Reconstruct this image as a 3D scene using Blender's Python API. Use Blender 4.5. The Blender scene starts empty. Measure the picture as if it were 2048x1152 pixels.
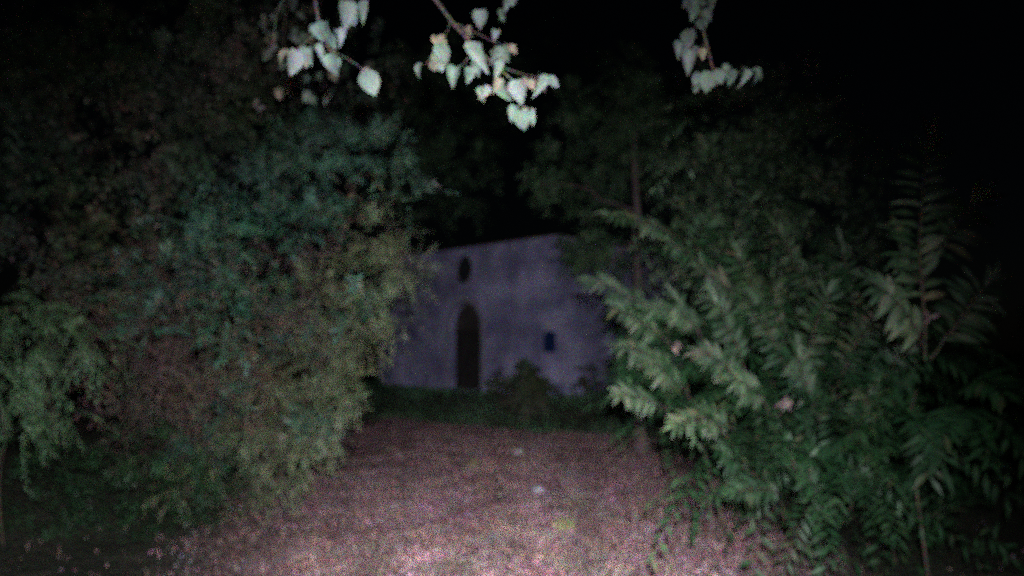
import bpy, bmesh, math
import numpy as np
from mathutils import Vector, Matrix

R = math.radians
sc = bpy.context.scene
rng = np.random.default_rng(11)

# ------------------------------------------------------------------ camera
PITCH = R(4.79)
CAMZ = 1.6
cam_d = bpy.data.cameras.new('camera')
cam = bpy.data.objects.new('camera', cam_d)
sc.collection.objects.link(cam)
cam.location = (0, 0, CAMZ)
cam.rotation_euler = (R(90) + PITCH, 0, 0)
cam_d.sensor_width = 36
cam_d.lens = 26
cam_d.clip_start = 0.05
cam_d.clip_end = 600
cam_d.dof.use_dof = True            # the phone missed focus in the dark
cam_d.dof.focus_distance = 1.1
cam_d.dof.aperture_fstop = 2.3
sc.camera = cam

# ------------------------------------------------------------------ world, moon, torch, exposure
SUN_EL, SUN_AZ = R(24), R(200)
w = bpy.data.worlds.new('World')
sc.world = w
w.use_nodes = True
wn = w.node_tree.nodes
sky = wn.new('ShaderNodeTexSky')
sky.sky_type = 'NISHITA'
sky.sun_disc = False
sky.sun_elevation = SUN_EL
sky.sun_rotation = SUN_AZ
wn['Background'].inputs['Strength'].default_value = 0.00018
w.node_tree.links.new(sky.outputs['Color'], wn['Background'].inputs['Color'])

sd = bpy.data.lights.new('moon', 'SUN')
sd.energy = 0.0012
sd.angle = R(0.5)
sd.color = (1.0, 0.95, 0.88)
so = bpy.data.objects.new('moon', sd)
sc.collection.objects.link(so)
so.rotation_euler = (R(90) - SUN_EL, 0, R(180) - SUN_AZ)

# the torch the photographer holds beside the camera: the only lamp of the picture
td = bpy.data.lights.new('torch', 'SPOT')
td.energy = 2500
td.color = (0.93, 0.96, 1.0)
td.spot_size = R(94)
td.spot_blend = 1.0
td.shadow_soft_size = 0.03
to = bpy.data.objects.new('torch', td)
sc.collection.objects.link(to)
TORCH = Vector((0.06, -0.05, 1.78))
to.location = TORCH
to.rotation_euler = (Vector((-0.85, 6.0, 0.0)) - TORCH).to_track_quat('-Z', 'Y').to_euler()

# the bright core of the same torch beam, dipped to the ground in front
hd = bpy.data.lights.new('torch_core', 'SPOT')
hd.energy = 2600
hd.color = (0.97, 0.97, 1.0)
hd.spot_size = R(41)
hd.spot_blend = 1.0
hd.shadow_soft_size = 0.03
ho = bpy.data.objects.new('torch_core', hd)
sc.collection.objects.link(ho)
ho.location = TORCH
ho.rotation_euler = (Vector((0.02, 4.7, 0.0)) - TORCH).to_track_quat('-Z', 'Y').to_euler()

vs = sc.view_settings
vs.view_transform = 'Standard'
vs.look = 'None'
vs.exposure = 0.0
vs.gamma = 1.0
vs.use_curve_mapping = False
sc.cycles.use_denoising = False
sc.cycles.max_bounces = 4
sc.cycles.use_adaptive_sampling = True
sc.cycles.adaptive_threshold = 1.0
sc.cycles.adaptive_min_samples = 6
sc.cycles.filter_width = 1.6

C = sc.collection


# ------------------------------------------------------------------ helpers
def at(px, py, Y):
    """World point at depth Y seen at a pixel of the 2048 x 1152 photograph."""
    a, v = (px - 1024) / 1479.0, (576 - py) / 1479.0
    dy = math.cos(PITCH) - math.sin(PITCH) * v
    dz = math.sin(PITCH) + math.cos(PITCH) * v
    k = Y / dy
    return np.array([a * k, Y, CAMZ + dz * k])


def sstep(a, b, x):
    t = np.clip((x - a) / (b - a), 0, 1)
    return t * t * (3 - 2 * t)


def edge_s(x, y):
    """Signed distance past the edge where the litter track ends and the grass bank starts."""
    return (x + 2.85) * .548 + (y - 15.4) * .8365 + .12 * np.sin(1.7 * x + .6 * y)


def height(x, y):
    x = np.asarray(x, float)
    y = np.asarray(y, float)
    s = edge_s(x, y)
    base = .016 * np.clip(y - 4, 0, 11)
    near = (y > -5) & (y < 40)
    z = base - .17 * sstep(-.05, .25, s) + .62 * sstep(.3, 2.3, s) * sstep(6, 14, y)
    z = z * np.where(near, 1, 1)
    z = np.where(y > 15, np.minimum(z, .63 + 0 * z), z)
    bump = .045 * np.sin(2.3 * x + 1.1 * y) * np.sin(1.9 * y - .7 * x) + .012 * np.sin(6.1 * x + .4) * np.sin(5.3 * y)
    bank = .35 * sstep(2.9, 6, -x) * sstep(2, 6, y) + .3 * sstep(2.4, 6, x) * sstep(2, 5, y) * (1 - sstep(7, 13, y))
    return z + bump + bank


def tag(o, label=None, cat=None, group=None, kind=None):
    if label:
        o['label'] = label
    if cat:
        o['category'] = cat
    if group:
        o['group'] = group
    if kind:
        o['kind'] = kind
    return o


def empty(name, loc, rotz=0):
    o = bpy.data.objects.new(name, None)
    C.objects.link(o)
    o.location = Vector(loc)
    o.rotation_euler = (0, 0, rotz)
    o.empty_display_size = .1
    return o


def link(name, me, parent=None, loc=None):
    o = bpy.data.objects.new(name, me)
    C.objects.link(o)
    if parent is not None:
        o.parent = parent
    if loc is not None:
        o.location = Vector(loc)
    return o


def mesh_np(name, verts, faces, mat, smooth=False):
    """verts (n,3); faces (m,k) with one k."""
    me = bpy.data.meshes.new(name)
    nv, (nf, k) = len(verts), faces.shape
    me.vertices.add(nv)
    me.vertices.foreach_set('co', np.ascontiguousarray(verts, np.float32).ravel())
    me.loops.add(nf * k)
    me.loops.foreach_set('vertex_index', np.ascontiguousarray(faces, np.int32).ravel())
    me.polygons.add(nf)
    me.polygons.foreach_set('loop_start', np.arange(0, nf * k, k, dtype=np.int32))
    if smooth:
        me.polygons.foreach_set('use_smooth', np.ones(nf, bool))
    me.update()
    me.validate()
    me.materials.append(mat)
    return me


def tube_arrays(pts, radii, seg=7):
    pts = np.asarray(pts, float)
    n = len(pts)
    V, F = [], []
    tan = np.gradient(pts, axis=0)
    tan /= np.linalg.norm(tan, axis=1)[:, None] + 1e-9
    ref = np.array([.31, .2, .93])
    for i in range(n):
        s = np.cross(tan[i], ref)
        s /= np.linalg.norm(s) + 1e-9
        u = np.cross(s, tan[i])
        for k in range(seg):
            a = 2 * math.pi * k / seg
            V.append(pts[i] + radii[i] * (math.cos(a) * s + math.sin(a) * u))
    for i in range(n - 1):
        for k in range(seg):
            a, b = i * seg + k, i * seg + (k + 1) % seg
            F.append((a, b, b + seg, a + seg))
    return np.array(V), np.array(F)


def tube(name, pts, radii, mat, parent=None, origin=(0, 0, 0), seg=7):
    V, F = tube_arrays(np.asarray(pts, float) - np.asarray(origin, float), radii, seg)
    return link(name, mesh_np(name, V, F, mat, True), parent)


def curve_pts(a, b, n=8, sag=0.0, wob=0.0, side=0.0):
    a, b = np.asarray(a, float), np.asarray(b, float)
    t = np.linspace(0, 1, n)[:, None]
    p = a + (b - a) * t
    p[:, 2] += sag * 4 * (t * (1 - t))[:, 0]
    d = b - a
    sd_ = np.cross(d, [0, 0, 1.0])
    sd_ /= np.linalg.norm(sd_) + 1e-9
    p += sd_ * side * 4 * t * (1 - t)
    if wob:
        p[1:-1] += rng.normal(0, wob, (n - 2, 3))
    return p


def obj_bm(name, bm, mat, parent=None, smooth=False):
    me = bpy.data.meshes.new(name)
    bmesh.ops.recalc_face_normals(bm, faces=bm.faces)
    bm.to_mesh(me)
    bm.free()
    me.materials.append(mat)
    if smooth:
        for p in me.polygons:
            p.use_smooth = True
    return link(name, me, parent)


def box_bm(x0, x1, y0, y1, z0, z1, bev=0.0):
    bm = bmesh.new()
    bmesh.ops.create_cube(bm, size=1)
    for v in bm.verts:
        v.co = Vector((x0 + (v.co.x + .5) * (x1 - x0), y0 + (v.co.y + .5) * (y1 - y0), z0 + (v.co.z + .5) * (z1 - z0)))
    if bev:
        bmesh.ops.bevel(bm, geom=list(bm.edges), offset=bev, segments=2, affect='EDGES')
    return bm


# ------------------------------------------------------------------ materials
def nodes(name):
    m = bpy.data.materials.new(name)
    m.use_nodes = True
    nt = m.node_tree
    return m, nt, nt.nodes['Principled BSDF'], nt.nodes['Material Output']


def grit(nt, col, size, amount):
    """Fine coloured grit (sand grains, dust, lichen specks) multiplied onto a colour."""
    N, L = nt.nodes, nt.links
    g = N.new('ShaderNodeNewGeometry')
    sn = N.new('ShaderNodeVectorMath'); sn.operation = 'SNAP'
    sn.inputs[1].default_value = (size, size, size)
    L.new(g.outputs['Position'], sn.inputs[0])
    wnz = N.new('ShaderNodeTexWhiteNoise'); wnz.noise_dimensions = '3D'
    L.new(sn.outputs[0], wnz.inputs['Vector'])
    p = N.new('ShaderNodeVectorMath'); p.operation = 'MULTIPLY'
    L.new(wnz.outputs['Color'], p.inputs[0])
    L.new(wnz.outputs['Color'], p.inputs[1])
    q = N.new('ShaderNodeVectorMath'); q.operation = 'MULTIPLY_ADD'
    L.new(p.outputs[0], q.inputs[0])
    q.inputs[1].default_value = (3 * amount,) * 3
    q.inputs[2].default_value = (1 - amount,) * 3
    mx = N.new('ShaderNodeMix'); mx.data_type = 'RGBA'; mx.blend_type = 'MULTIPLY'
    mx.inputs[0].default_value = 1
    L.new(col, mx.inputs[6])
    L.new(q.outputs[0], mx.inputs[7])
    return mx.outputs[2]


def leaf_mat(name, cols, rough=.5, trans=.18, spec=.35, patch=1.6, pvar=.25, hue=.12):
    """Leaf colour picked per leaf: every leaf is an island or an object of its own."""
    m, nt, b, out = nodes(name)
    N, L = nt.nodes, nt.links
    g = N.new('ShaderNodeNewGeometry')
    oi = N.new('ShaderNodeObjectInfo')
    ad = N.new('ShaderNodeMath'); ad.operation = 'ADD'
    fr = N.new('ShaderNodeMath'); fr.operation = 'FRACT'
    L.new(g.outputs['Random Per Island'], ad.inputs[0])
    L.new(oi.outputs['Random'], ad.inputs[1])
    L.new(ad.outputs[0], fr.inputs[0])
    r = N.new('ShaderNodeValToRGB')
    e = r.color_ramp.elements
    while len(e) < len(cols):
        e.new(.5)
    for i, (p, c) in enumerate(cols):
        e[i].position = p
        e[i].color = (*c, 1)
    L.new(fr.outputs[0], r.inputs[0])
    tc = N.new('ShaderNodeTexCoord')
    nz = N.new('ShaderNodeTexNoise')
    nz.inputs['Scale'].default_value = 9
    nz.inputs['Detail'].default_value = 3
    L.new(g.outputs['Position'], nz.inputs['Vector'])
    mr = N.new('ShaderNodeMapRange')
    mr.inputs['From Min'].default_value = .3
    mr.inputs['From Max'].default_value = .7
    mr.inputs['To Min'].default_value = .72
    mr.inputs['To Max'].default_value = 1.25
    L.new(nz.outputs['Fac'], mr.inputs['Value'])
    n3 = N.new('ShaderNodeTexNoise')
    n3.inputs['Scale'].default_value = patch
    n3.inputs['Detail'].default_value = 4
    L.new(g.outputs['Position'], n3.inputs['Vector'])
    m3 = N.new('ShaderNodeMapRange')
    m3.inputs['From Min'].default_value = .3
    m3.inputs['From Max'].default_value = .7
    m3.inputs['To Min'].default_value = 1 - pvar
    m3.inputs['To Max'].default_value = 1 + pvar
    L.new(n3.outputs['Fac'], m3.inputs['Value'])
    n4 = N.new('ShaderNodeTexNoise')
    n4.inputs['Scale'].default_value = patch * 1.3
    n4.inputs['Detail'].default_value = 3
    L.new(g.outputs['Position'], n4.inputs['Vector'])
    hv = N.new('ShaderNodeVectorMath'); hv.operation = 'MULTIPLY_ADD'     # patches lean to one hue or another
    L.new(n4.outputs['Color'], hv.inputs[0])
    hv.inputs[1].default_value = (hue * 5,) * 3
    hv.inputs[2].default_value = (1 - hue * 2.5,) * 3
    hm = N.new('ShaderNodeVectorMath'); hm.operation = 'MULTIPLY'
    mm = N.new('ShaderNodeMath'); mm.operation = 'MULTIPLY'
    L.new(mr.outputs[0], mm.inputs[0])
    L.new(m3.outputs[0], mm.inputs[1])
    mx = N.new('ShaderNodeMix'); mx.data_type = 'RGBA'; mx.blend_type = 'MULTIPLY'
    mx.inputs[0].default_value = 1
    L.new(r.outputs['Color'], mx.inputs[6])
    L.new(mm.outputs[0], hm.inputs[0])
    L.new(hv.outputs[0], hm.inputs[1])
    L.new(hm.outputs[0], mx.inputs[7])
    col = grit(nt, mx.outputs[2], .002, .7)
    L.new(col, b.inputs['Base Color'])
    b.inputs['Roughness'].default_value = rough
    b.inputs['Specular IOR Level'].default_value = spec
    tr = N.new('ShaderNodeBsdfTranslucent')
    L.new(col, tr.inputs['Color'])
    ms = N.new('ShaderNodeMixShader')
    ms.inputs[0].default_value = trans
    L.new(b.outputs[0], ms.inputs[1])
    L.new(tr.outputs[0], ms.inputs[2])
    L.new(ms.outputs[0], out.inputs['Surface'])
    return m


def noise_mat(name, c1, c2, scale=4, detail=6, rough=.9, bump=.3, bscale=None, stretch=(1, 1, 1), c3=None, spec=.2, lo=.32):
    m, nt, b, out = nodes(name)
    N, L = nt.nodes, nt.links
    tc = N.new('ShaderNodeTexCoord')
    mp = N.new('ShaderNodeMapping')
    mp.inputs['Scale'].default_value = stretch
    L.new(tc.outputs['Object'], mp.inputs[0])
    nz = N.new('ShaderNodeTexNoise')
    nz.inputs['Scale'].default_value = scale
    nz.inputs['Detail'].default_value = detail
    nz.inputs['Roughness'].default_value = .62
    L.new(mp.outputs[0], nz.inputs['Vector'])
    r = N.new('ShaderNodeValToRGB')
    e = r.color_ramp.elements
    e[0].position, e[1].position = lo, 1 - lo
    e[0].color, e[1].color = (*c1, 1), (*c2, 1)
    if c3:
        k = e.new(.52)
        k.color = (*c3, 1)
    L.new(nz.outputs['Fac'], r.inputs[0])
    L.new(grit(nt, r.outputs[0], .004, .9), b.inputs['Base Color'])
    n2 = N.new('ShaderNodeTexNoise')
    n2.inputs['Scale'].default_value = bscale or scale * 5
    n2.inputs['Detail'].default_value = 5
    L.new(mp.outputs[0], n2.inputs['Vector'])
    bp = N.new('ShaderNodeBump')
    bp.inputs['Strength'].default_value = bump
    bp.inputs['Distance'].default_value = .03
    L.new(n2.outputs['Fac'], bp.inputs['Height'])
    L.new(bp.outputs[0], b.inputs['Normal'])
    b.inputs['Roughness'].default_value = rough
    b.inputs['Specular IOR Level'].default_value = spec
    return m


M = {}
M['plaster'] = noise_mat('plaster', (.19, .172, .31), (.42, .385, .60), 1.1, 14, .95, .5, 22, c3=(.30, .275, .45), lo=.4)
M['plaster_trim'] = noise_mat('plaster_trim', (.23, .21, .29), (.32, .29, .39), 3, 8, .95, .4, 26)
M['roof'] = noise_mat('roof_tile', (.10, .06, .045), (.18, .11, .08), 3, 6, .9, .4)
M['old_wood'] = noise_mat('old_wood', (.016, .014, .015), (.038, .033, .034), 3, 7, .8, .4, 12, (6, 6, .7))
M['fan_wood'] = noise_mat('fan_wood', (.035, .03, .03), (.07, .058, .055), 4, 7, .8, .3)
M['dark_glass'] = noise_mat('dark_glass', (.012, .016, .018), (.03, .036, .04), 3, 4, .35, .1, spec=.4)
M['iron'] = noise_mat('iron', (.02, .018, .018), (.05, .04, .036), 9, 4, .7, .3)
M['blue_paint'] = noise_mat('blue_paint', (.006, .018, .075), (.010, .03, .115), 5, 5, .6, .2)
M['bark'] = noise_mat('bark', (.05, .038, .033), (.12, .09, .078), 5, 8, .95, .8, 16, (3, 3, .6))
M['pale_bark'] = noise_mat('pale_bark', (.075, .058, .055), (.16, .125, .118), 5, 8, .95, .8, 16, (3, 3, .6))
M['twig'] = noise_mat('twig', (.04, .034, .026), (.08, .068, .05), 12, 4, .9, .3)
M['dead_twig'] = noise_mat('dead_twig', (.06, .045, .042), (.13, .095, .09), 12, 4, .9, .3)
M['stone'] = noise_mat('stone', (.16, .14, .15), (.30, .26, .28), 6, 7, .95, .5)

M['laurel'] = leaf_mat('laurel_leaf', [(0, (.030, .062, .030)), (.35, (.050, .088, .046)), (.7, (.078, .115, .068)), (.95, (.125, .155, .10)), (1, (.12, .11, .06))])
M['laurel_shaded'] = leaf_mat('laurel_shaded_leaf', [(0, (.014, .046, .018)), (.5, (.022, .064, .026)), (.9, (.036, .076, .034)), (1, (.06, .07, .035))])  # laurel with shade put into its colour, for gaps and dim borders
M['olive'] = leaf_mat('grey_green_leaf', [(0, (.09, .12, .065)), (.4, (.145, .175, .10)), (.8, (.215, .235, .15)), (1, (.26, .24, .15))], .5, .18, .35, 1.3, .35, .12)
M['teal'] = leaf_mat('blue_green_leaf', [(0, (.038, .11, .075)), (.4, (.064, .155, .108)), (.75, (.095, .19, .142)), (.93, (.14, .18, .12)), (1, (.17, .12, .09))], .5, .18, .35, 1.2, .45, .16)
M['bramble'] = leaf_mat('brown_bramble_leaf', [(0, (.065, .05, .042)), (.35, (.11, .078, .066)), (.6, (.08, .082, .058)), (.85, (.13, .088, .072)), (1, (.18, .10, .075))], .7, .1, .35, 1.1, .4, .3)
M['brownish'] = leaf_mat('brownish_green_leaf', [(0, (.045, .072, .044)), (.5, (.065, .10, .06)), (.8, (.095, .10, .064)), (1, (.13, .095, .075))], .6, .18, .35, .9, .45, .3)
M['deep'] = leaf_mat('deep_green_leaf', [(0, (.032, .078, .042)), (.5, (.048, .105, .056)), (1, (.08, .115, .066))], .6)
M['mid'] = leaf_mat('mid_green_leaf', [(0, (.055, .11, .055)), (.5, (.08, .15, .075)), (1, (.13, .17, .10))], .6)
M['linden'] = leaf_mat('linden_leaf', [(0, (.08, .115, .09)), (.45, (.11, .145, .12)), (.8, (.145, .17, .15)), (1, (.19, .20, .205))], .55, .2, .3)
M['linden_dry'] = leaf_mat('linden_dry_leaf', [(0, (.14, .125, .09)), (.6, (.18, .155, .12)), (.96, (.20, .18, .13)), (1, (.19, .175, .09))], .6, .2, .3)
M['pink_dead'] = leaf_mat('pink_dead_leaf', [(0, (.13, .09, .09)), (1, (.22, .155, .16))], .7, .15, .2)
M['litter'] = leaf_mat('litter_leaf', [(0, (.21, .122, .122)), (.3, (.26, .15, .165)), (.6, (.29, .17, .192)), (.88, (.32, .193, .225)), (.97, (.345, .23, .262)), (1, (.31, .195, .14))], .8, .08, .2, 2.4, .8, .3)
M['dry_grass'] = leaf_mat('dry_grass_blade', [(0, (.16, .098, .088)), (.5, (.265, .17, .165)), (.85, (.345, .24, .24)), (1, (.24, .22, .15))], .7, .15, .25, 2.2, .4)
M['grass'] = leaf_mat('green_grass_blade', [(0, (.065, .18, .09)), (.6, (.10, .23, .12)), (1, (.17, .21, .14))], .6, .15)
M['tuft'] = leaf_mat('yellow_tuft_blade', [(0, (.20, .19, .10)), (1, (.28, .26, .16))], .6, .15)


def ground_mat():
    m, nt, b, out = nodes('ground_soil')
    N, L = nt.nodes, nt.links
    at_ = N.new('ShaderNodeAttribute'); at_.attribute_name = 'green'
    tc = N.new('ShaderNodeTexCoord')
    cols = []
    for sc_, c1, c2, c3 in ((2.2, (.14, .08, .076), (.30, .185, .22), (.21, .125, .138)), (3.0, (.022, .026, .018), (.05, .048, .036), (.034, .036, .025))):  # dark set: bank soil, and the left border's dimness as soil colour
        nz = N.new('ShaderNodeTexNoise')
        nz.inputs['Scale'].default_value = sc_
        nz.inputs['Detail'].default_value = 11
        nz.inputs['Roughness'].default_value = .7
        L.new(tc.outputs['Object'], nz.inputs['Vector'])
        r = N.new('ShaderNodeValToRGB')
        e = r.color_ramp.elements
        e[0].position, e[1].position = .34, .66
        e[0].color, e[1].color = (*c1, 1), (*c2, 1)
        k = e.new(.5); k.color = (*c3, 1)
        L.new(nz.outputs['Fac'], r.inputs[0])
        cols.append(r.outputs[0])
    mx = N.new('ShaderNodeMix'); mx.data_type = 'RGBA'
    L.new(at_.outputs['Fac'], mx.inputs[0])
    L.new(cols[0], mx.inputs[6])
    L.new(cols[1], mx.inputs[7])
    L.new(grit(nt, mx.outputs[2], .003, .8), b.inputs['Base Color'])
    b.inputs['Roughness'].default_value = 1
    b.inputs['Specular IOR Level'].default_value = .1
    n2 = N.new('ShaderNodeTexNoise')
    n2.inputs['Scale'].default_value = 14
    n2.inputs['Detail'].default_value = 8
    L.new(tc.outputs['Object'], n2.inputs['Vector'])
    bp = N.new('ShaderNodeBump')
    bp.inputs['Strength'].default_value = .9
    bp.inputs['Distance'].default_value = .08
    L.new(n2.outputs['Fac'], bp.inputs['Height'])
    L.new(bp.outputs[0], b.inputs['Normal'])
    return m


M['ground'] = ground_mat()


# ------------------------------------------------------------------ ground
def axis(lo, hi, fine_lo, fine_hi, step, n_out):
    f = np.arange(fine_lo, fine_hi + 1e-6, step)
    a = fine_lo - np.geomspace(step, fine_lo - lo, n_out)[::-1]
    b = fine_hi + np.geomspace(step, hi - fine_hi, n_out)
    return np.concatenate([a, f, b])


gx = axis(-250, 250, -8, 8, .1, 14)
gy = axis(-250, 250, 0, 20, .1, 14)
GX, GY = np.meshgrid(gx, gy)
GZ = height(GX, GY)
V = np.stack([GX.ravel(), GY.ravel(), GZ.ravel()], 1)
nx, ny = len(gx), len(gy)
i0 = (np.arange(ny - 1)[:, None] * nx + np.arange(nx - 1)[None]).ravel()
F = np.stack([i0, i0 + 1, i0 + 1 + nx, i0 + nx], 1)
gm = mesh_np('ground', V, F, M['ground'], True)


def green_and_dim(x, y):
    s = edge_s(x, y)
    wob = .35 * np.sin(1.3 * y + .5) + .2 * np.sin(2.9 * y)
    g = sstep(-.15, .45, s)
    g = np.maximum(g, sstep(1.6, 3.1, -x + wob - .04 * (y - 6)))  # left border: torch falloff painted in as dark soil with less litter
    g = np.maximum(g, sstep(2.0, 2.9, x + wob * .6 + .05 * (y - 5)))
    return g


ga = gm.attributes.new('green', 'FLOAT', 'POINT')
ga.data.foreach_set('value', green_and_dim(V[:, 0], V[:, 1]).astype(np.float32))
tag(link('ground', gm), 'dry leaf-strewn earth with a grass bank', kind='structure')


# ------------------------------------------------------------------ leaves
def leaf_template(half, rows, fold=.22, droop=.25):
    """half: half-width profile along 0..1; leaf along +Y, unit length. Three columns, folded at the midrib."""
    V, F = [], []
    for i in range(rows + 1):
        t = i / rows
        wd = half(t)
        z = -droop * t * t
        V += [(-wd, t, z + fold * wd), (0, t, z), (wd, t, z + fold * wd)]
    for i in range(rows):
        a = 3 * i
        F += [(a, a + 1, a + 4, a + 3), (a + 1, a + 2, a + 5, a + 4)]
    return np.array(V, float), np.array(F)


lance = lambda t: .125 * max(.03, math.sin(math.pi * t ** .8)) ** .9
ovate = lambda t: .26 * max(.03, math.sin(math.pi * t ** .72)) ** .85


def heart(t):
    return .42 * max(.02, math.sin(math.pi * min(1, .06 + .94 * t) ** .72)) ** .8 * (1 + .07 * math.sin(40 * t))


T_LANCE = leaf_template(lance, 4)
T_LANCE_LOW = leaf_template(lance, 2, .25, .2)
T_OVATE_LOW = leaf_template(ovate, 2, .3, .15)
T_HEART = leaf_template(heart, 12, .35, .4)


def norm(a):
    return a / (np.linalg.norm(a, axis=-1, keepdims=True) + 1e-9)


def place_leaves(tmpl, pos, dirs, nrm, size, wid=None):
    """Arrays for n leaves -> (verts, faces)."""
    tv, tf = tmpl
    n, k = len(pos), len(tv)
    a = norm(dirs)
    s = norm(np.cross(a, nrm))
    u = np.cross(s, a)
    sz = np.asarray(size).reshape(n, 1, 1)
    wd = sz if wid is None else sz * np.asarray(wid).reshape(n, 1, 1)
    P = (pos[:, None] + tv[None, :, 0:1] * wd * s[:, None] + tv[None, :, 1:2] * sz * a[:, None] + tv[None, :, 2:3] * sz * u[:, None])
    Fi = tf[None] + (np.arange(n) * k)[:, None, None]
    return P.reshape(-1, 3), Fi.reshape(-1, tf.shape[1])


def sprays(org, dirs, length, n, leaf, lean=.9, droop=.35, jit=.35, tmpl=T_LANCE_LOW, up=(0, 0, 1)):
    """Two-ranked leafy twigs. org, dirs (m,3); length (m,); n leaves per twig."""
    m = len(org)
    d = norm(dirs)
    up = np.asarray(up, float)
    side = norm(np.cross(d, up + rng.normal(0, .35, (m, 3))))
    t = (np.arange(n) + .6) / n
    P = org[:, None] + d[:, None] * (t[None, :, None] * length[:, None, None])
    P[:, :, 2] -= droop * length[:, None] * t[None] ** 2
    tan = d[:, None] - np.array([0, 0, 1.0]) * (2 * droop * t[None, :, None])
    tan = norm(np.broadcast_to(tan, P.shape))
    sg = np.where(np.arange(n) % 2 == 0, 1.0, -1.0)[None, :, None]
    fade = (1 - .75 * t ** 3)[None, :, None]
    ld = tan * (1 - lean * .55) + side[:, None] * sg * lean * fade + rng.normal(0, jit * .5, P.shape)
    nr = norm(np.cross(tan, side[:, None]) * -1 + np.array([0, -.3, .5]) + rng.normal(0, jit, P.shape))
    sz = leaf * (1 - .35 * np.abs(t - .45))[None] * rng.uniform(.75, 1.2, (m, n))
    return place_leaves(tmpl, P.reshape(-1, 3), ld.reshape(-1, 3), nr.reshape(-1, 3), sz.ravel())


def clump_foliage(cl, leaf, n_leaf=9, per=260, tlen=.3, droop=.35, tmpl=T_LANCE_LOW, upb=.35, jit=.35, lean=.9, inner=.25):
    """cl: list of (centre, (rx,ry,rz)). Leafy twigs spread through each clump's volume, pointing out."""
    VV, FF, off = [], [], 0
    for c, r in cl:
        r = np.asarray(r, float)
        m = max(6, int(per * (r[0] * r[2]) ** .9 * rng.uniform(.8, 1.2)))
        q = norm(rng.normal(0, 1, (m, 3)))
        rad = rng.uniform(inner ** 2, 1, (m, 1)) ** .5 * rng.uniform(.7, 1.12, (m, 1))
        lump = 1 + .25 * np.sin(5 * q[:, 0:1] + c[0] * 7) * np.sin(4 * q[:, 2:3] + c[2] * 5)
        org = c + q * r * rad * .82 * lump
        d = q * [1, 1, .8] + [0, 0, upb] + rng.normal(0, .35, (m, 3))
        v, f = sprays(org, d, rng.uniform(.6, 1.25, m) * tlen, n_leaf, leaf, lean, droop, jit, tmpl)
        VV.append(v); FF.append(f + off); off += len(v)
    return np.concatenate(VV), np.concatenate(FF)


def clumps(spec, Y, jy=.3, depth=.8):
    out = []
    for s in spec:
        px, py, r = s[:3]
        yy = (s[3] if len(s) > 3 else Y + rng.uniform(-jy, jy))
        out.append((at(px, py, yy), (r, r * depth, r * .9)))
    return out


LEAF_MESH = {}


def leaf_mesh(key, tmpl, mat, var=0):
    k = (key, mat.name, var)
    if k not in LEAF_MESH:
        tv, tf = tmpl
        tv = tv.copy()
        r2 = np.random.default_rng(hash((key, var)) % 1000 + var * 17)
        tv[:, 2] += (.4 * np.abs(tv[:, 0]) * (var - .6) * 2 if key == 'heart' else 0) - (.35 * var - .3) * .5 * tv[:, 1] ** 2 + .03 * np.sin(9 * tv[:, 1] + 3 * var) * np.sign(tv[:, 0])
        tv[:, 0] += .06 * (var - 1) * tv[:, 1] ** 2
        LEAF_MESH[k] = mesh_np('leaf', tv, tf, mat, True)
    return LEAF_MESH[k]


def leaf_object(me, parent, pos, d, nrm, size, width=1.0):
    a = norm(np.asarray(d, float))
    s = norm(np.cross(a, nrm))
    u = np.cross(s, a)
    o = bpy.data.objects.new('leaf', me)
    C.objects.link(o)
    o.parent = parent
    mt = Matrix(((s[0] * size * width, a[0] * size, u[0] * size, pos[0]), (s[1] * size * width, a[1] * size, u[1] * size, pos[1]),
                 (s[2] * size * width, a[2] * size, u[2] * size, pos[2]), (0, 0, 0, 1)))
    o.matrix_local = mt
    return o


def leafy_shoot(root, name, a, b, n, leaf, mat, sag=.08, lean=.85, rad=.008, tmpl=T_LANCE, width=1.0, start=.22, face=(0, -.75, .45), side=0, jit=.10):
    """A shoot with its own leaves: stem part, leaf sub-parts in two ranks spread to the viewer's sides."""
    base = np.asarray(root.location, float)
    pts = curve_pts(a, b, 9, sag, .006, side)
    org = pts[0]
    st = tube(name, pts, np.linspace(rad, rad * .35, 9), M['twig'], root, org, 5)
    st.location = Vector(org - base)
    face = norm(np.asarray(face, float))
    tt = np.linspace(0, 1, 9)
    for i in range(n):
        t = start + (1 - start) * (i + .5) / n
        p = np.array([np.interp(t, tt, pts[:, k]) for k in range(3)])
        e = 1e-2
        tan = norm(np.array([np.interp(min(1, t + .06), tt, pts[:, k]) - np.interp(t - .06, tt, pts[:, k]) for k in range(3)]))
        sv = norm(np.cross(tan, face))
        sg = 1 if i % 2 == 0 else -1
        tip = max(0, (t - .8) / .2)
        ld = tan * (.55 + .8 * tip) + sv * sg * lean * (1 - .8 * tip) + rng.normal(0, jit, 3) + np.array([0, 0, -.18])
        nr = face + rng.normal(0, jit * 1.3, 3) + np.array([0, 0, .15])
        sz = leaf * (1 - .5 * abs(t - .55)) * rng.uniform(.8, 1.15)
        leaf_object(leaf_mesh(tmpl is T_HEART and 'heart' or 'lance', tmpl, mat, int(rng.integers(0, 3))), st, p - org, ld, nr, sz, width * rng.uniform(.85, 1.1))
    return st


def ground_at(x, y):
    return float(height(np.array(x), np.array(y)))


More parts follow.
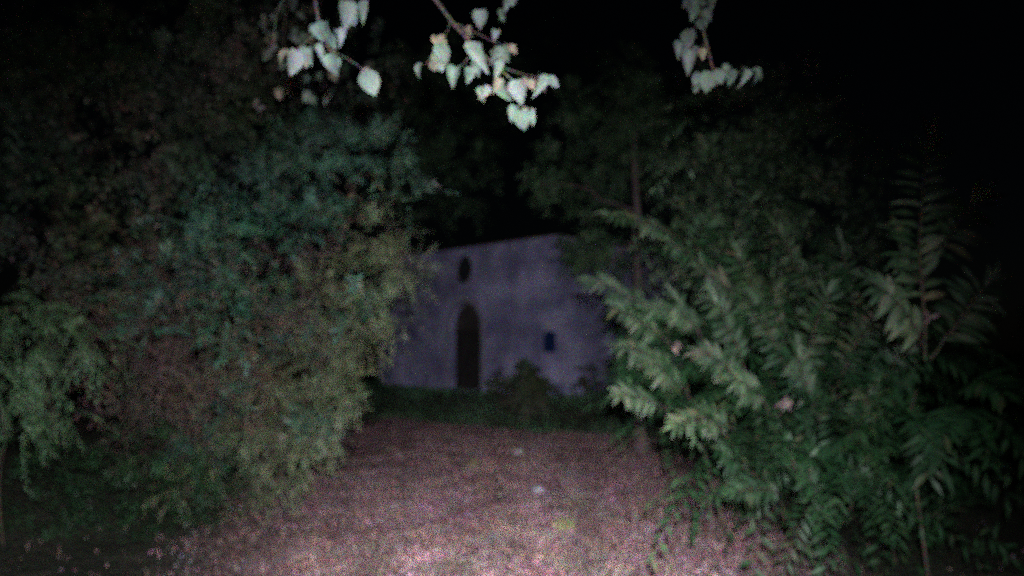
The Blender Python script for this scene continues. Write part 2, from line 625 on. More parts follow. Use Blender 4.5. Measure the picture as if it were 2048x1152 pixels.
def shrub(name, label, cat, base_xy, cl, mat, leaf, group=None, stem_mat='twig', stem_r=.02, part='foliage', stems=None, **kw):
    bx, by = base_xy
    b = np.array([bx, by, ground_at(bx, by)])
    root = tag(empty(name, b), label, cat, group)
    V, F = clump_foliage(cl, leaf, **kw)
    fo = link(part, mesh_np(part, V - b, F, mat), root)
    fo['kind'] = 'stuff'
    for c, r in (cl if stems is None else [cl[i] for i in stems]):
        top = np.asarray(c) + [0, .1, .0]
        foot = b + [rng.uniform(-.12, .12), rng.uniform(-.12, .12), -.05]
        tube('stem', curve_pts(foot, top, 9, .1, .02, rng.uniform(-.12, .12)), np.linspace(stem_r, stem_r * .3, 9), M[stem_mat], root, b)
    return root


# ------------------------------------------------------------------ chapel
H = 3.48
CORNER = np.array([.98, 16.0])
ANG = math.atan2(-.6913, .7227)
U = np.array([-.7227, .6913])
DOOR_D = 2.95
cb = CORNER + U * DOOR_D
Z0 = .62
chapel = tag(empty('chapel', (cb[0], cb[1], Z0), ANG), 'small pale flat-topped chapel with arched door and round window', 'building')
XL, XR, DEP = -3.5, DOOR_D, 5.2


def circle(cx, cz, r, n, a0=0, a1=2 * math.pi, close=False):
    m = n if not close else n + 1
    return [(cx + r * math.cos(a0 + (a1 - a0) * i / n), cz + r * math.sin(a0 + (a1 - a0) * i / n)) for i in range(m)]


def arch(hw, zs, n=14, z0=0):
    return [(-hw, z0)] + [(hw * math.cos(math.pi - math.pi * i / n), zs + hw * 1.12 * math.sin(math.pi * i / n)) for i in range(n + 1)] + [(hw, z0)]


def slab_with_holes(outer, holes, y0, y1):
    bm = bmesh.new()
    es = []
    for lp in [outer] + holes:
        vs_ = [bm.verts.new((x, y0, z)) for x, z in lp]
        for i in range(len(vs_)):
            es.append(bm.edges.new((vs_[i], vs_[(i + 1) % len(vs_)])))
    bmesh.ops.triangle_fill(bm, edges=es, use_beauty=True, use_dissolve=False)
    r = bmesh.ops.extrude_face_region(bm, geom=list(bm.faces))
    for v in r['geom']:
        if isinstance(v, bmesh.types.BMVert):
            v.co.y = y1
    return bm


HW, ZS = .58, 1.50
OC = (-.11, 2.96, .36)
outer = [(XL, -.4), (-HW, -.4), (HW, -.4), (XR, -.4), (XR, H), (XL, H)]
door_loop = arch(HW, ZS, 14, -.02)
facade = obj_bm('facade_wall', slab_with_holes([(XL, -.4), (XR, -.4), (XR, H), (XL, H)], [door_loop, circle(OC[0], OC[1], OC[2], 28)], 0, .4), M['plaster'], chapel)
bm = box_bm(XR - .4, XR, .401, DEP, -.4, H)
obj_bm('side_wall', bm, M['plaster'], chapel)
obj_bm('side_wall', box_bm(XL, XL + .4, .401, DEP, -.4, H), M['plaster'], chapel)
obj_bm('rear_wall', box_bm(XL + .401, XR - .401, DEP - .4, DEP, -.4, H), M['plaster'], chapel)
obj_bm('roof', box_bm(XL + .03, XR - .03, .03, DEP - .03, H + .001, H + .035, .01), M['roof'], chapel)
# raised plaster band round the door and ring round the round window
def band(inner, outer_, y0, y1):
    bm = bmesh.new()
    n = len(inner)
    A = [bm.verts.new((x, y0, z)) for x, z in inner]
    B = [bm.verts.new((x, y0, z)) for x, z in outer_]
    A2 = [bm.verts.new((x, y1, z)) for x, z in inner]
    B2 = [bm.verts.new((x, y1, z)) for x, z in outer_]
    for i in range(n - 1):
        bm.faces.new((A[i], A[i + 1], B[i + 1], B[i]))
        bm.faces.new((B[i], B[i + 1], B2[i + 1], B2[i]))
        bm.faces.new((A2[i], A2[i + 1], A[i + 1], A[i]))
    return bm


obj_bm('door_surround', band(arch(HW, ZS, 14), arch(HW + .13, ZS, 14), -.018, .002), M['plaster_trim'], chapel)
ring = circle(OC[0], OC[1], OC[2], 28, close=True)
ring2 = circle(OC[0], OC[1], OC[2] + .06, 28, close=True)
win = empty('round_window', (0, 0, 0)); win.parent = chapel
obj_bm('frame', band(circle(OC[0], OC[1], OC[2] - .045, 28, close=True), ring, .17, .25), M['iron'], win)
bm = bmesh.new()
bm.faces.new([bm.verts.new((x, .22, z)) for x, z in circle(OC[0], OC[1], OC[2] - .01, 28)])
obj_bm('pane', bm, M['dark_glass'], win)
for k in range(2):
    a = (-.012, .012) if k == 0 else (-OC[2] + .02, OC[2] - .02)
    b = (OC[1] - OC[2] + .02, OC[1] + OC[2] - .02) if k == 0 else (OC[1] - .012, OC[1] + .012)
    obj_bm('glazing_bar', box_bm(a[0], a[1], .195 + .003 * k, .212, b[0], b[1]), M['iron'], win)
# door: planks below, fanlight above
door = empty('door', (0, 0, 0)); door.parent = chapel
pw = (2 * HW - .06) / 6
for i in range(6):
    x0 = -HW + .03 + i * pw
    obj_bm('plank', box_bm(x0 + .006, x0 + pw - .006, .2 + .004 * (i % 2), .245, .02, ZS - .1, .006), M['old_wood'], door)
obj_bm('rail', box_bm(-HW + .001, HW - .001, .17, .26, ZS - .1, ZS - .02, .006), M['old_wood'], door)
obj_bm('handle', box_bm(.22, .25, .15, .2, .95, 1.1, .008), M['iron'], door)
fan = empty('fanlight', (0, 0, 0)); fan.parent = chapel
fl = arch(HW - .001, ZS, 14, ZS - .018)
bm = bmesh.new()
bm.faces.new([bm.verts.new((x, .22, z)) for x, z in fl])
obj_bm('panel', bm, M['fan_wood'], fan)
for k in range(3):
    a = math.pi * (k + 1) / 4
    p0, p1 = np.array([0, .2, ZS]), np.array([math.cos(a) * HW * .98, .2, ZS + math.sin(a) * HW * 1.1])
    tube('glazing_bar', [p0, (p0 + p1) / 2, p1], [.012] * 3, M['iron'], fan, seg=6)
obj_bm('doorstep', box_bm(-HW - .15, HW + .15, -.3, -.02, -.3, .05, .02), M['plaster_trim'], chapel)
# dark blue panel by the corner
pn = empty('wall_panel', (0, 0, 0)); pn.parent = chapel
pn['label'] = 'small dark blue panel low on the wall beside the corner'
bx0 = XR - .37
obj_bm('panel', box_bm(bx0, bx0 + .34, -.05, .001, .93, 1.37, .03), M['blue_paint'], pn)
obj_bm('panel_door', box_bm(bx0 + .03, bx0 + .31, -.06, -.0505, .96, 1.34, .008), M['blue_paint'], pn)


# ------------------------------------------------------------------ ground cover: litter, dry grass, green grass
def scatter(n, x0, x1, y0, y1, keep):
    x = rng.uniform(x0, x1, n)
    y = y0 + (y1 - y0) * rng.uniform(0, 1, n) ** 1.25
    k = keep(x, y)
    x, y = x[k], y[k]
    return np.stack([x, y, height(x, y)], 1)


def patchy(x, y):
    return .5 + .5 * np.sin(2.1 * x + 1.3 * np.sin(1.7 * y)) * np.sin(1.6 * y + 1.1 * np.sin(2.3 * x))


P = scatter(170000, -4.5, 4, 3.6, 16, lambda x, y: rng.uniform(0, 1, len(x)) < (1 - .98 * green_and_dim(x, y)) * (.45 + .55 * patchy(x, y)))
n = len(P)
P[:, 2] += rng.uniform(.0, .03, n)
nr = norm(np.stack([rng.normal(0, .5, n), rng.normal(-.35, .5, n), np.ones(n)], 1))
V, F = place_leaves(T_OVATE_LOW, P, np.stack([rng.normal(0, 1, n), rng.normal(0, 1, n), rng.uniform(-.1, .5, n)], 1), nr, rng.uniform(.014, .036, n), rng.uniform(.7, 1.5, n))
tag(link('leaf_litter', mesh_np('leaf_litter', V, F, M['litter'])), 'pinkish brown fallen leaves scattered over the open track', 'leaf litter', kind='stuff')


def blades(P, hgt, wid, lean):
    n = len(P)
    a = rng.uniform(0, 2 * math.pi, n)
    d = np.stack([np.cos(a), np.sin(a), 0 * a], 1)
    s = np.stack([-np.sin(a), np.cos(a), 0 * a], 1)
    ln = (lean * rng.uniform(.3, 1.3, n))[:, None]
    h_ = hgt[:, None]
    up = np.array([0, 0, 1.0])
    w_ = wid[:, None]
    p0 = P
    p1 = P + up * h_ * .6 + d * h_ * ln * .35
    p2 = P + up * h_ * (1 - .3 * ln) + d * h_ * ln
    V = np.stack([p0 - s * w_, p0 + s * w_, p1 + s * w_ * .8, p1 - s * w_ * .8, p2 + s * w_ * .12, p2 - s * w_ * .12], 1).reshape(-1, 3)
    i = (np.arange(n) * 6)[:, None]
    F = np.concatenate([i + [0, 1, 2, 3], i + [3, 2, 4, 5]], 0)
    return V, F


P = scatter(70000, -4, 4, 3.6, 16, lambda x, y: rng.uniform(0, 1, len(x)) < (1 - .98 * green_and_dim(x, y)) * (.25 + .75 * patchy(x + 3, y * 1.3)))
n = len(P)
V, F = blades(P, rng.uniform(.03, .10, n), rng.uniform(.002, .0045, n), 1.3)
tag(link('dry_grass', mesh_np('dry_grass', V, F, M['dry_grass'])), 'short dry grass among the fallen leaves on the track', 'grass', kind='stuff')

P = scatter(120000, -6, 6, 6, 19.5, lambda x, y: (edge_s(x, y) > -.1) & (rng.uniform(0, 1, len(x)) < green_and_dim(x, y) * (.4 + .6 * patchy(x, y))))
# keep the grass outside the chapel
loc = (P[:, :2] - cb) @ np.array([[-U[0], .6913], [-U[1], .7227]])
P = P[~((loc[:, 0] > XL - .05) & (loc[:, 0] < XR + .05) & (loc[:, 1] > -.05))]
n = len(P)
V, F = blades(P, rng.uniform(.04, .11, n) * (.4 + patchy(P[:, 0] * 2, P[:, 1] * 2)), rng.uniform(.003, .007, n), .8)
tag(link('green_grass', mesh_np('green_grass', V, F, M['grass'])), 'dark green grass on the bank before the chapel', 'grass', kind='stuff')


# ------------------------------------------------------------------ left side vegetation
shrub('shrub', 'pale grey-green leaning shrub in front of the chapel wall, left of the door', 'shrub', (-2.55, 7.3),
      clumps([(838, 540, .16), (800, 530, .28), (790, 620, .24), (735, 560, .36), (700, 640, .40), (735, 690, .28), (650, 720, .42), (690, 760, .24),
              (790, 668, .10), (640, 810, .34), (590, 860, .36), (760, 470, .3), (545, 930, .30), (620, 600, .38), (480, 990, .22), (500, 850, .26), (430, 780, .2), (540, 760, .22), (420, 930, .22), (350, 980, .2), (600, 930, .26), (560, 1000, .16), (660, 860, .2), (470, 1030, .14), (680, 800, .2)], 6.9, .2),
      M['olive'], .06, stems=(1, 4, 6, 10), per=520, tlen=.22, n_leaf=14, droop=.2, upb=.1, inner=.4, lean=.65, jit=.25)
shrub('shrub', 'blue-green shrub with upright leaf clusters, middle of the left-hand thicket', 'shrub', (-3.1, 6.9),
      clumps([(470, 470, .36), (560, 455, .32), (400, 520, .34), (520, 390, .34), (620, 350, .34), (690, 300, .30), (450, 620, .3), (490, 580, .2),
              (370, 440, .3), (760, 300, .28), (820, 390, .22), (640, 440, .26), (480, 690, .26), (590, 290, .3), (300, 640, .22), (600, 700, .2), (620, 880, .22), (400, 880, .22), (560, 610, .2), (330, 560, .22), (250, 560, .22), (440, 800, .2), (700, 620, .18)], 6.7, .25),
      M['teal'], .09, stems=(0,), stem_r=.012, per=300, tlen=.30, n_leaf=13, lean=.65, droop=.25, upb=.6)
shrub('bramble', 'brownish bramble thicket with bare arching canes, lower left', 'bramble', (-3.3, 7.9),
      clumps([(330, 600, .45), (420, 720, .5), (540, 710, .4), (330, 760, .45), (470, 830, .4), (240, 660, .45), (600, 640, .4), (570, 520, .3), (300, 540, .4), (700, 420, .4), (380, 860, .4), (280, 850, .4), (560, 800, .4), (640, 550, .4), (180, 590, .4), (200, 760, .35), (480, 900, .3), (420, 560, .4), (360, 660, .4, 6.7), (500, 760, .35, 6.7), (280, 720, .35, 6.7), (600, 640, .24, 6.5), (440, 545, .22, 6.3), (520, 640, .22, 6.5), (330, 830, .3, 6.7)], 7.2, .3),
      M['bramble'], .055, stem_mat='dead_twig', stem_r=.008, per=340, tlen=.38, n_leaf=15, lean=.6, droop=.5, jit=.6)
shrub('shrub', 'yellowish green drooping shrub at the left edge of the picture', 'shrub', (-3.9, 5.9),
      clumps([(60, 690, .26), (140, 650, .2), (185, 690, .16), (60, 770, .2), (125, 815, .12), (30, 620, .2), (150, 740, .15), (-40, 720, .36), (40, 840, .2)], 5.8, .15),
      M['mid'], .065, stems=(7,), stem_r=.008, per=380, tlen=.30, n_leaf=16, droop=.6, upb=0, lean=.6, jit=.22)
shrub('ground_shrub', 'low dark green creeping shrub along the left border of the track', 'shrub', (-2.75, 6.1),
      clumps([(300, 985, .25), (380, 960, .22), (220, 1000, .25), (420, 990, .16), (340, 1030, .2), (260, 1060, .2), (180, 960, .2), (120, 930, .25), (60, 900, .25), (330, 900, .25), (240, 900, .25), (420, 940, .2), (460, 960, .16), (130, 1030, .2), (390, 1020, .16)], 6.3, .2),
      M['laurel_shaded'], .055, stems=(), per=600, tlen=.2, n_leaf=8, droop=.3)
shrub('ground_shrub', 'small olive tuft of leaves in the bottom left corner', 'shrub', (-4.0, 6.3),
      clumps([(40, 1060, .16), (100, 1090, .16), (-20, 1040, .2), (70, 1020, .12), (150, 1120, .14), (20, 1130, .2), (120, 1000, .2)], 6.2, .1),
      M['laurel_shaded'], .06, stems=(), per=420, tlen=.16, n_leaf=8, droop=.3)


def tree(name, label, base_xy, trunk_top, r0, cl, mat, leaf, bark='bark', limbs=6, lean=0, **kw):
    bx, by = base_xy
    b = np.array([bx, by, ground_at(bx, by)])
    root = tag(empty(name, b), label, 'tree', 'trees round the chapel clearing')
    top = np.asarray(trunk_top, float)
    tp = curve_pts(b - [0, 0, .1], top, 12, 0, .012, lean)
    rr = np.linspace(r0, r0 * .45, 12); rr[0] *= 1.45; rr[1] *= 1.12
    tk = tube('trunk', tp, rr, M[bark], root, b, 12)
    V, F = clump_foliage(cl, leaf, **kw)
    cr = link('crown', mesh_np('crown', V - b, F, mat), root)
    cr['kind'] = 'stuff'
    idx = rng.permutation(len(cl))[:limbs]
    for i in idx:
        k = int(rng.integers(5, 11))
        tube('limb', curve_pts(tp[k], cl[i][0], 9, .12, .03, rng.uniform(-.2, .2)), np.linspace(rr[k] * .6, .012, 9), M[bark], root, b, 7)
    return root


tree('tree', 'dim brownish green tree filling the upper left corner', (-7.6, 12.2), at(150, 60, 12), .15,
     clumps([(130, 340, .32, 7.2), (60, 150, .7), (200, 90, .7), (330, 140, .6), (340, 260, .6), (450, 190, .6), (240, 400, .5), (60, 440, .6), (430, 320, .5),
             (560, 230, .55), (600, 90, .5), (480, 60, .6), (690, 220, .4), (30, 280, .6), (-60, 380, .7), (-40, 90, .7), (150, 520, .5), (280, 500, .4), (620, 170, .35), (740, 130, .4), (380, 40, .5), (290, 330, .4), (520, 140, .4), (90, 240, .5)], 7.6, .5),
     M['brownish'], .09, per=190, limbs=4, tlen=.4, n_leaf=10, droop=.5, tmpl=T_OVATE_LOW)

# ------------------------------------------------------------------ trees behind and on the right
tree('tree', 'slender tree with a thin bare trunk right of the chapel', (1.86, 10.9), at(1270, 250, 11.0), .085,
     clumps([(1120, 330, .5), (1200, 260, .55), (1290, 210, .55), (1180, 400, .5), (1080, 365, .32), (1240, 320, .5), (1340, 270, .5), (1390, 200, .5), (1165, 505, .34),
             (1205, 480, .26), (1340, 380, .4), (1150, 200, .4), (1260, 130, .45), (1150, 520, .2), (1185, 500, .36, 11.2), (1220, 530, .26, 11.2), (1150, 500, .22, 11.2), (1275, 280, .42, 10.7), (1290, 200, .4, 10.8), (1250, 220, .35, 10.8)], 12.0, .3),
     M['mid'], .085, per=330, tlen=.3, n_leaf=10, droop=.35, limbs=2, bark='pale_bark', tmpl=T_OVATE_LOW)
tree('tree', 'faint dark tree overhanging the left half of the chapel top', (-5.4, 19.6), at(740, 420, 19.6), .14,
     clumps([(880, 340, .7), (830, 270, .8), (940, 400, .5), (900, 210, .8), (965, 310, .6), (860, 400, .6), (800, 350, .7), (980, 230, .6), (900, 130, .8), (820, 160, .8), (1000, 140, .6)], 16.8, .5),
     M['mid'], 0.14, limbs=2, per=110, tlen=.6, n_leaf=9, droop=.4, tmpl=T_OVATE_LOW)
tree('tree', 'faint dark tree beyond the right end of the chapel, above its corner', (5.2, 23), at(1160, 420, 23), .14,
     clumps([(1040, 160, .8), (1120, 120, .9), (1090, 230, .7), (1150, 220, .9), (1060, 60, .8), (1140, 330, .7), (1200, 150, .9)], 22.5, .6),
     M['deep'], .14, limbs=2, per=45, tlen=.6, n_leaf=9, droop=.4, tmpl=T_OVATE_LOW)

shrub('shrub', 'dim tall shrub behind the feathery shoots, right of the slender trunk', 'shrub', (2.8, 6.9),
      clumps([(1420, 370, .4), (1500, 330, .42), (1580, 400, .4), (1400, 460, .36), (1650, 440, .4), (1500, 450, .4), (1600, 300, .36), (1470, 250, .34), (1690, 340, .34),
              (1560, 520, .4), (1440, 560, .36), (1700, 530, .4), (1340, 520, .26), (1620, 600, .4), (1400, 290, .3), (1540, 220, .3), (1640, 220, .3), (1420, 200, .3)], 6.5, .25),
      M['laurel'], .13, stems=(0,), per=120, tlen=.5, n_leaf=17, droop=.5, upb=.3)

# ------------------------------------------------------------------ right side: shrubs with feathery leafy shoots
def shoot_shrub(label, base_xy, shoots, fill, mat, leaf, per=120, name='shrub', wid=1.0, fill_mat=None, **kw):
    root = shrub(name, label, 'shrub', base_xy, fill, fill_mat or M['laurel_shaded'], leaf * .9, per=per, tlen=.5, n_leaf=18, droop=.55, jit=.16, stems=[0], stem_r=.012, **kw)  # inner fill leaves darker: shade between the shoots is in the colour
    for (ax, ay, bx, by, Y, n) in shoots:
        Y2 = Y - rng.uniform(.05, .22)
        leafy_shoot(root, 'shoot', at(ax, ay, Y + .1), at(bx, by, Y2), int(n * 1.95), leaf, mat, sag=rng.uniform(.02, .07), side=rng.uniform(-.06, .06), width=wid)
    return root


shoot_shrub('leafy shrub reaching left over the chapel wall, nearest the chapel corner', (1.75, 6.0),
            [(1330, 640, 1172, 558, 5.5, 13), (1360, 700, 1225, 610, 5.4, 12), (1400, 500, 1215, 425, 5.9, 15), (1370, 760, 1235, 690, 5.3, 12),
             (1410, 650, 1310, 615, 5.5, 12), (1340, 830, 1235, 790, 5.3, 12), (1420, 690, 1345, 590, 5.3, 13), (1380, 800, 1285, 720, 5.2, 12), (1440, 560, 1330, 480, 5.7, 12)],
            clumps([(1330, 640, .26), (1320, 730, .28), (1340, 800, .26), (1390, 690, .3), (1290, 770, .2), (1400, 590, .28), (1375, 520, .2), (1260, 660, .12)], 5.7, .15),
            M['laurel'], .14, per=105)
shoot_shrub('tallest pale-leaved shrub in the middle of the right-hand thicket', (2.15, 5.7),
            [(1560, 720, 1470, 500, 5.3, 17), (1600, 790, 1500, 590, 5.0, 16), (1500, 760, 1420, 590, 5.1, 15), (1470, 860, 1350, 850, 4.8, 11), (1480, 800, 1400, 700, 4.9, 13),
             (1540, 830, 1460, 760, 4.8, 12), (1640, 640, 1540, 440, 5.6, 15), (1470, 900, 1420, 830, 4.8, 10), (1590, 700, 1545, 560, 5.1, 13), (1520, 640, 1400, 540, 5.4, 14)],
            clumps([(1470, 690, .3), (1520, 770, .3), (1440, 800, .26), (1560, 680, .3), (1480, 610, .28), (1420, 880, .2), (1540, 860, .26), (1560, 560, .26), (1500, 540, .2)], 5.3, .15),
            M['laurel'], .145, per=105)
shoot_shrub('green shrub with fanned upright shoots, right of the tallest pale-leaved shrub', (2.75, 5.6),
            [(1600, 800, 1660, 580, 5.0, 16), (1660, 800, 1760, 610, 5.1, 15), (1640, 850, 1590, 690, 4.9, 13), (1700, 760, 1680, 480, 5.5, 15), (1720, 830, 1820, 700, 5.1, 13),
             (1690, 900, 1740, 780, 4.9, 12)],
            clumps([(1650, 720, .3), (1700, 640, .3), (1720, 780, .3), (1640, 820, .26), (1760, 700, .3), (1690, 560, .24)], 5.3, .15),
            M['laurel'], .14, per=105, fill_mat=M['laurel_shaded'])
shoot_shrub('low dark green shrub at the foot of the right-hand thicket beside the track', (2.1, 5.0),
            [(1520, 960, 1440, 900, 4.7, 11), (1560, 990, 1465, 985, 4.6, 11), (1600, 980, 1560, 880, 4.6, 12), (1640, 1020, 1620, 900, 4.6, 12), (1700, 1020, 1720, 930, 4.7, 11)],
            clumps([(1450, 930, .2), (1560, 930, .28), (1650, 960, .26), (1510, 985, .18), (1700, 890, .3), (1600, 870, .28), (1740, 960, .2)], 4.8, .15),
            M['laurel_shaded'], .12, per=200)
shoot_shrub('tall upright sapling with big leaves at the dark right edge', (2.5, 4.5),
            [(1850, 720, 1858, 268, 4.0, 17), (1850, 560, 1960, 400, 4.3, 10), (1852, 600, 1800, 470, 4.3, 9), (1850, 700, 1740, 560, 4.3, 12), (1860, 720, 1985, 560, 4.3, 12)],
            clumps([(1850, 780, .25), (1800, 860, .28), (1920, 800, .28), (1870, 680, .18)], 4.6, .1),
            M['laurel'], .185, per=110, name='sapling', wid=1.1)
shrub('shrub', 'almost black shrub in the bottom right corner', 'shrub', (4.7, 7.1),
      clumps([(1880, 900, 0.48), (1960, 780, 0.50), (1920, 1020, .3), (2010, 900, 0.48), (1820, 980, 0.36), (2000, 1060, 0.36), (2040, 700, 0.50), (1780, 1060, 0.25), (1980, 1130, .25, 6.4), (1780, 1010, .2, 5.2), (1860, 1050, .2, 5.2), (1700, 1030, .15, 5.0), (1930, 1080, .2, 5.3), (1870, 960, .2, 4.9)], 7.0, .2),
      M['laurel_shaded'], .12, stems=(0,), per=170, tlen=.36, n_leaf=10, droop=.45)
# dead pinkish sprigs caught in the shrubs
for (px, py, Y, s, lab) in ((1568, 806, 4.55, .07, 'pinkish withered leaf cluster low in the right-hand shrubs'),
                            (1352, 692, 5.0, .05, 'tiny pinkish withered sprig in the shrub nearest the chapel corner'),
                            (1862, 630, 4.15, .055, 'reddish brown withered cluster on the tall sapling'),
                            (512, 213, 6.2, .06, 'pink withered sprig high in the left-hand thicket')):
    c = at(px, py, Y)
    rt = tag(empty('withered_sprig', c), lab, 'dead leaves')
    tube('stem', [c + [0, .12, -.1], c + [.01, .05, -.03], c], [.003, .003, .002], M['dead_twig'], rt, c, 5)
    for k in range(7):
        leaf_object(leaf_mesh('lance', T_LANCE, M['pink_dead'], k % 3), rt, rng.normal(0, s * .25, 3), rng.normal(0, 1, 3) + [0, -.2, -.3], rng.normal(0, .5, 3) + [0, -1, .3], s * rng.uniform(.8, 1.3), 1.6)

# ------------------------------------------------------------------ weeds at the chapel's foot
for lab, px, pyb, Y, spec in (
        ('rounded bush in front of the chapel wall, between door and corner', 1050, 800, 14.6, [(1050, 765, .36), (1010, 785, .3), (1090, 788, .3), (1050, 795, .4), (1055, 742, .2)]),
        ('small weed against the chapel wall just right of the door', 990, 770, 16.4, [(990, 748, .14), (985, 765, .14), (1000, 770, .14)]),
        ('thin weed against the side wall, right of the chapel corner', 1172, 770, 15.6, [(1172, 745, .16), (1160, 770, .18), (1185, 770, .2)]),
        ('dark weeds against the chapel wall, left of the door', 810, 790, 17.0, [(790, 785, .2), (840, 790, .16), (760, 775, .2)]),
        ('short weed before the chapel door', 930, 790, 15.8, [(925, 790, .18), (950, 788, .16)])):
    c = at(px, pyb, Y)
    shrub('weed' if 'weed' in lab else 'bush', lab, 'weed' if 'weed' in lab else 'bush', (c[0], c[1]), clumps(spec, Y, .15), M['deep'] if 'dark' in lab else M['brownish'], .09,
          stems=(0,), per=620 if 'bush' in lab else 300, tlen=.2, n_leaf=9, droop=.3, upb=.5, tmpl=T_OVATE_LOW)

# ------------------------------------------------------------------ overhanging tree with pale leaves, trunk beside the photographer
tb = np.array([-3.6, 1.6, ground_at(-3.6, 1.6)])
lt = tag(empty('linden_tree', tb), 'overhanging tree whose bright pale leaves hang in three sprays at the top', 'tree')
trunk = [tb - [0, 0, .1], tb + [.03, .05, 1.2], tb + [.1, .15, 2.4], tb + [.25, .3, 3.2], tb + [.6, .6, 4.0]]
tube('trunk', trunk, [.22, .16, .14, .12, .09], M['bark'], lt, tb, 12)
limb = [trunk[3], np.array([-2.3, 2.1, 3.75]), np.array([-1.0, 2.5, 3.85]), np.array([.2, 2.65, 3.8]), np.array([1.1, 2.7, 3.7]), np.array([1.8, 2.8, 3.5])]
tube('limb', limb, [.085, .07, .055, .042, .028, .012], M['bark'], lt, tb, 9)


def hang(label, twigs, leaves, big=1.0):
    """twigs: polylines of pixels with depth; leaves: (px, py, size_px, angle, dry, Y)."""
    p0 = np.array(twigs[0][0])
    br = None
    for i, tw in enumerate(twigs):
        pts = np.array(tw)
        if i == 0:
            br = tube('branch', pts, np.linspace(.010, .003, len(pts)), M['bark'], lt, p0, 6)
            br.location = Vector(p0 - tb)
            br['label'] = label
        else:
            t_ = tube('twig', pts, np.linspace(.0035, .0016, len(pts)), M['twig'], br, p0, 5)
    more = [(px + rng.normal(0, 9), py + rng.normal(3, 7), spx * rng.uniform(.6, .95), ang + rng.normal(0, 28), int(rng.uniform() < .2), Y + rng.uniform(.02, .09))
            for (px, py, spx, ang, dry, Y) in leaves if rng.uniform() < .6]
    for (px, py, spx, ang, dry, Y) in leaves + more:
        p = at(px, py, Y)
        a = R(ang)
        d = np.array([math.sin(a), rng.uniform(-.35, .25), -math.cos(a)])     # ang 0 = hanging straight down
        nr = np.array([rng.normal(0, .8), -1, .15 + rng.normal(0, .6)])
        sz = spx / 1479 * Y * rng.uniform(.68, .92) * big
        leaf_object(leaf_mesh('heart', T_HEART, M['linden_dry' if dry else 'linden'], int(rng.integers(0, 3))), br, p - p0, d, nr, sz, rng.uniform(.8, 1.05))


Y0 = 2.65
hang('leaf spray hanging at the top left', [
    [limb[2], at(632, -120, Y0), at(628, -10, Y0), at(640, 60, Y0), at(665, 110, Y0)],
    [at(632, -40, Y0), at(665, -10, Y0), at(690, 5, Y0)], [at(640, 60, Y0), at(600, 95, Y0), at(575, 110, Y0)],
    [at(660, 100, Y0), at(700, 120, Y0), at(735, 145, Y0)], [at(600, -60, 2.9), at(555, 20, 2.9), at(545, 90, 2.9)]],
    [(690, 2, 50, 8, 0, 2.60), (712, 12, 40, 40, 0, 2.62), (650, 45, 48, 10, 0, Y0), (672, 62, 34, 30, 0, Y0), (592, 100, 52, -5, 0, 2.60), (618, 96, 36, 5, 0, Y0), (664, 108, 40, 5, 0, 2.60),
     (733, 142, 46, 15, 0, 2.60), (655, 75, 30, 40, 0, 2.68), (606, 108, 28, 20, 1, 2.65)], 1.25)
YB = 5.0
hang('dimmer green leaf strands behind the top left spray', [
    [np.array([-1.0, 2.5, 3.85]), at(600, -330, 4.0), at(585, -120, YB), at(575, 0, YB), at(565, 80, YB), at(585, 170, YB)],
    [at(585, -100, YB), at(640, -30, YB), at(640, 60, YB), at(650, 150, YB)], [at(575, 0, YB), at(545, 60, YB), at(540, 120, YB)]],
    [(px_ + rng.uniform(-22, 22), py_ + rng.uniform(-14, 14), rng.uniform(20, 34), rng.uniform(-30, 30), int(rng.uniform() < .3), YB + rng.uniform(-.1, .5))
     for px_, py_ in [(575, 0), (565, 20), (560, 40), (580, 55), (560, 75), (590, 80), (545, 95), (575, 110), (600, 120), (555, 125), (570, 145), (620, 140), (640, 150), (600, 160),
                      (575, 165), (640, 175), (655, 130), (630, 110), (610, 60), (545, 60), (600, 20), (540, 20), (650, 190), (625, 200)]])
hang('leaf spray hanging at the top centre', [
    [limb[3] + [-.5, -.05, .03], at(830, -230, 2.60), at(845, -80, Y0), at(868, -5, Y0), at(905, 45, Y0), at(950, 95, Y0), at(990, 130, Y0), at(1030, 165, Y0), at(1040, 215, Y0)],
    [at(902, 40, Y0), at(896, 60, Y0), at(885, 78, Y0)], [at(885, 78, Y0), at(868, 105, Y0), at(852, 130, Y0)], [at(905, 45, Y0), at(945, 62, Y0), at(985, 82, Y0), at(1020, 95, Y0)],
    [at(990, 130, Y0), at(1050, 150, Y0), at(1095, 158, Y0)], [at(950, 95, Y0), at(930, 125, Y0), at(912, 140, Y0)]],
    [(868, 70, 34, 20, 1, 2.60), (890, 72, 28, -30, 1, 2.61), (878, 85, 54, 22, 0, 2.58), (845, 128, 36, -30, 0, 2.62), (862, 122, 34, 15, 1, 2.62),
     (965, 88, 62, -4, 0, 2.58), (912, 136, 40, -12, 0, 2.60), (936, 134, 40, 8, 0, 2.58), (950, 125, 32, 20, 0, 2.62), (985, 95, 36, 12, 0, Y0), (1005, 92, 38, 15, 0, Y0), (1020, 90, 30, 30, 1, 2.68),
     (988, 125, 44, 18, 0, 2.62), (970, 170, 40, -8, 0, 2.60), (990, 158, 34, 6, 1, 2.57), (1005, 165, 44, 10, 0, 2.58), (1036, 160, 52, 3, 0, 2.56), (1045, 156, 30, 25, 1, 2.60), (1060, 158, 30, 10, 1, 2.62),
     (1075, 152, 54, 6, 0, 2.57), (1098, 154, 36, 35, 0, 2.63), (1030, 212, 44, -16, 0, 2.57), (1042, 220, 46, 10, 0, 2.56), (1055, 228, 36, 38, 0, 2.60), (1048, 214, 16, 20, 1, 2.88),
     (1020, -20, 44, 10, 0, 2.65), (1005, 20, 30, 0, 0, 2.9), (960, 20, 40, 0, 0, 2.9), (930, 55, 30, 30, 1, 2.9), (990, 60, 30, 0, 0, 2.9)])
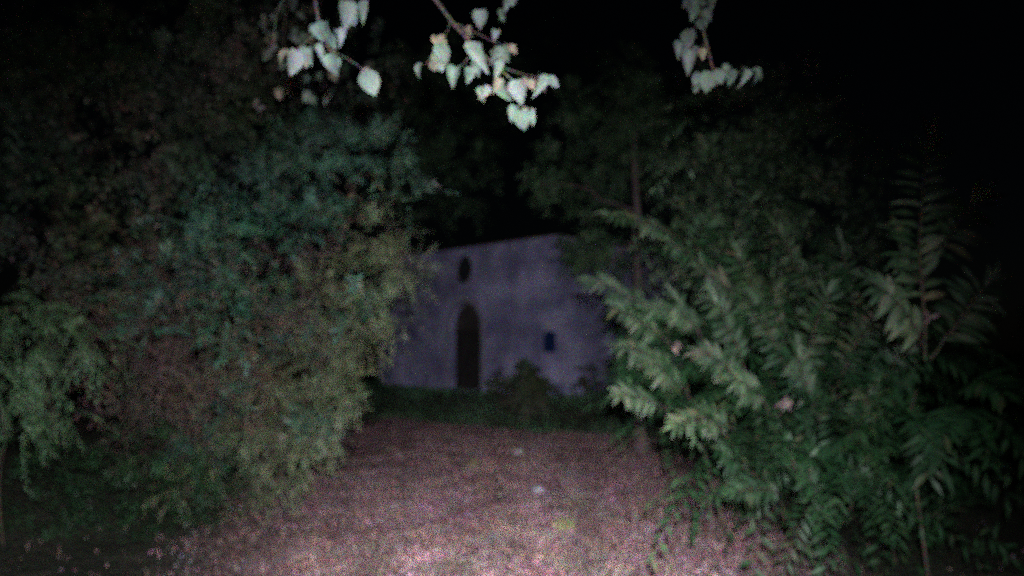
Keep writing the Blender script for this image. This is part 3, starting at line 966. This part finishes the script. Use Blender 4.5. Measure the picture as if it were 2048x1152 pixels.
hang('leaf spray hanging at the top right', [
    [limb[4] + [-.2, 0, .02], at(1420, -230, 2.63), at(1408, -90, Y0), at(1395, -10, Y0), at(1402, 40, Y0), at(1414, 90, Y0), at(1425, 135, Y0), at(1438, 150, Y0)],
    [at(1402, 40, Y0), at(1385, 60, Y0), at(1372, 80, Y0)], [at(1428, 138, Y0), at(1465, 145, Y0), at(1495, 148, Y0)], [at(1412, 80, Y0), at(1400, 100, Y0)]],
    [(1415, -8, 46, 20, 0, 2.60), (1398, -10, 40, -15, 0, 2.62), (1388, 15, 34, -10, 0, 2.63), (1402, 38, 36, 0, 0, 2.58), (1378, 58, 46, -15, 0, 2.58), (1362, 85, 36, -12, 0, 2.60), (1372, 66, 40, 0, 0, 2.63),
     (1384, 102, 50, -14, 0, 2.58), (1402, 98, 26, 10, 1, 2.56), (1416, 142, 54, -3, 0, 2.57), (1400, 146, 36, -25, 0, 2.62), (1432, 140, 36, 12, 0, 2.60), (1458, 140, 34, 10, 0, 2.62), (1480, 142, 42, 14, 0, 2.60),
     (1500, 142, 36, 40, 0, 2.63), (1408, 20, 34, 30, 0, 2.65)])

# ------------------------------------------------------------------ small things on the track
def rock(label, px, py, s):
    Y = 1.6 * 1479 / (py - 700)
    for _ in range(6):
        g = at(px, py, Y); gz = ground_at(g[0], g[1])
        Y *= (CAMZ - gz) / (CAMZ - g[2])
    bm = bmesh.new()
    bmesh.ops.create_icosphere(bm, subdivisions=2, radius=s)
    for v in bm.verts:
        v.co *= 1 + .22 * math.sin(v.co.x * 60 / s * .05 + 1) * math.cos(v.co.y * 3 / s)
        v.co.z *= .6
    o = obj_bm('stone', bm, M['stone'])
    g = at(px, py, Y)
    o.location = (g[0], g[1], ground_at(g[0], g[1]) + s * .2)
    return tag(o, label, 'stone')


rock('small whitish stone at the far edge of the track', 1035, 908, .10)
rock('flat pinkish stone lying on the track right of the centre', 1075, 985, .09)


def on_ground(px, py):
    Y = 1.6 * 1479 / (py - 700)
    for _ in range(8):
        g = at(px, py, Y)
        Y *= (CAMZ - ground_at(g[0], g[1])) / (CAMZ - g[2])
    g = at(px, py, Y)
    return np.array([g[0], g[1], ground_at(g[0], g[1])])


for lab, px, py, hgt_ in (('yellowish grass tuft on the track, right of the bright centre', 1132, 1060, .14), ('pale grass tuft on the track, below the grass bank', 945, 935, .12)):
    g = on_ground(px, py)
    Pq = g + np.stack([rng.normal(0, .045, 90), rng.normal(0, .045, 90), np.zeros(90)], 1)
    V, F = blades(Pq, rng.uniform(.5, 1, 90) * hgt_, rng.uniform(.003, .006, 90), .8)
    o = link('grass_tuft', mesh_np('grass_tuft', V - g, F, M['tuft']), None, g)
    tag(o, lab, 'grass tuft')
g = on_ground(1162, 1112)
tw = tag(empty('fallen_twig', g), 'tiny pale forked twig on the track near the bottom', 'twig')
tube('stem', [g + [-.06, 0, .03], g + [-.02, .01, .05], g + [.03, 0, .045], g + [.06, .02, .03]], [.004, .004, .003, .002], M['stone'], tw, g, 5)
tube('fork', [g + [-.02, .01, .05], g + [-.01, .02, .09], g + [.0, .02, .11]], [.003, .003, .002], M['stone'], tw, g, 5)
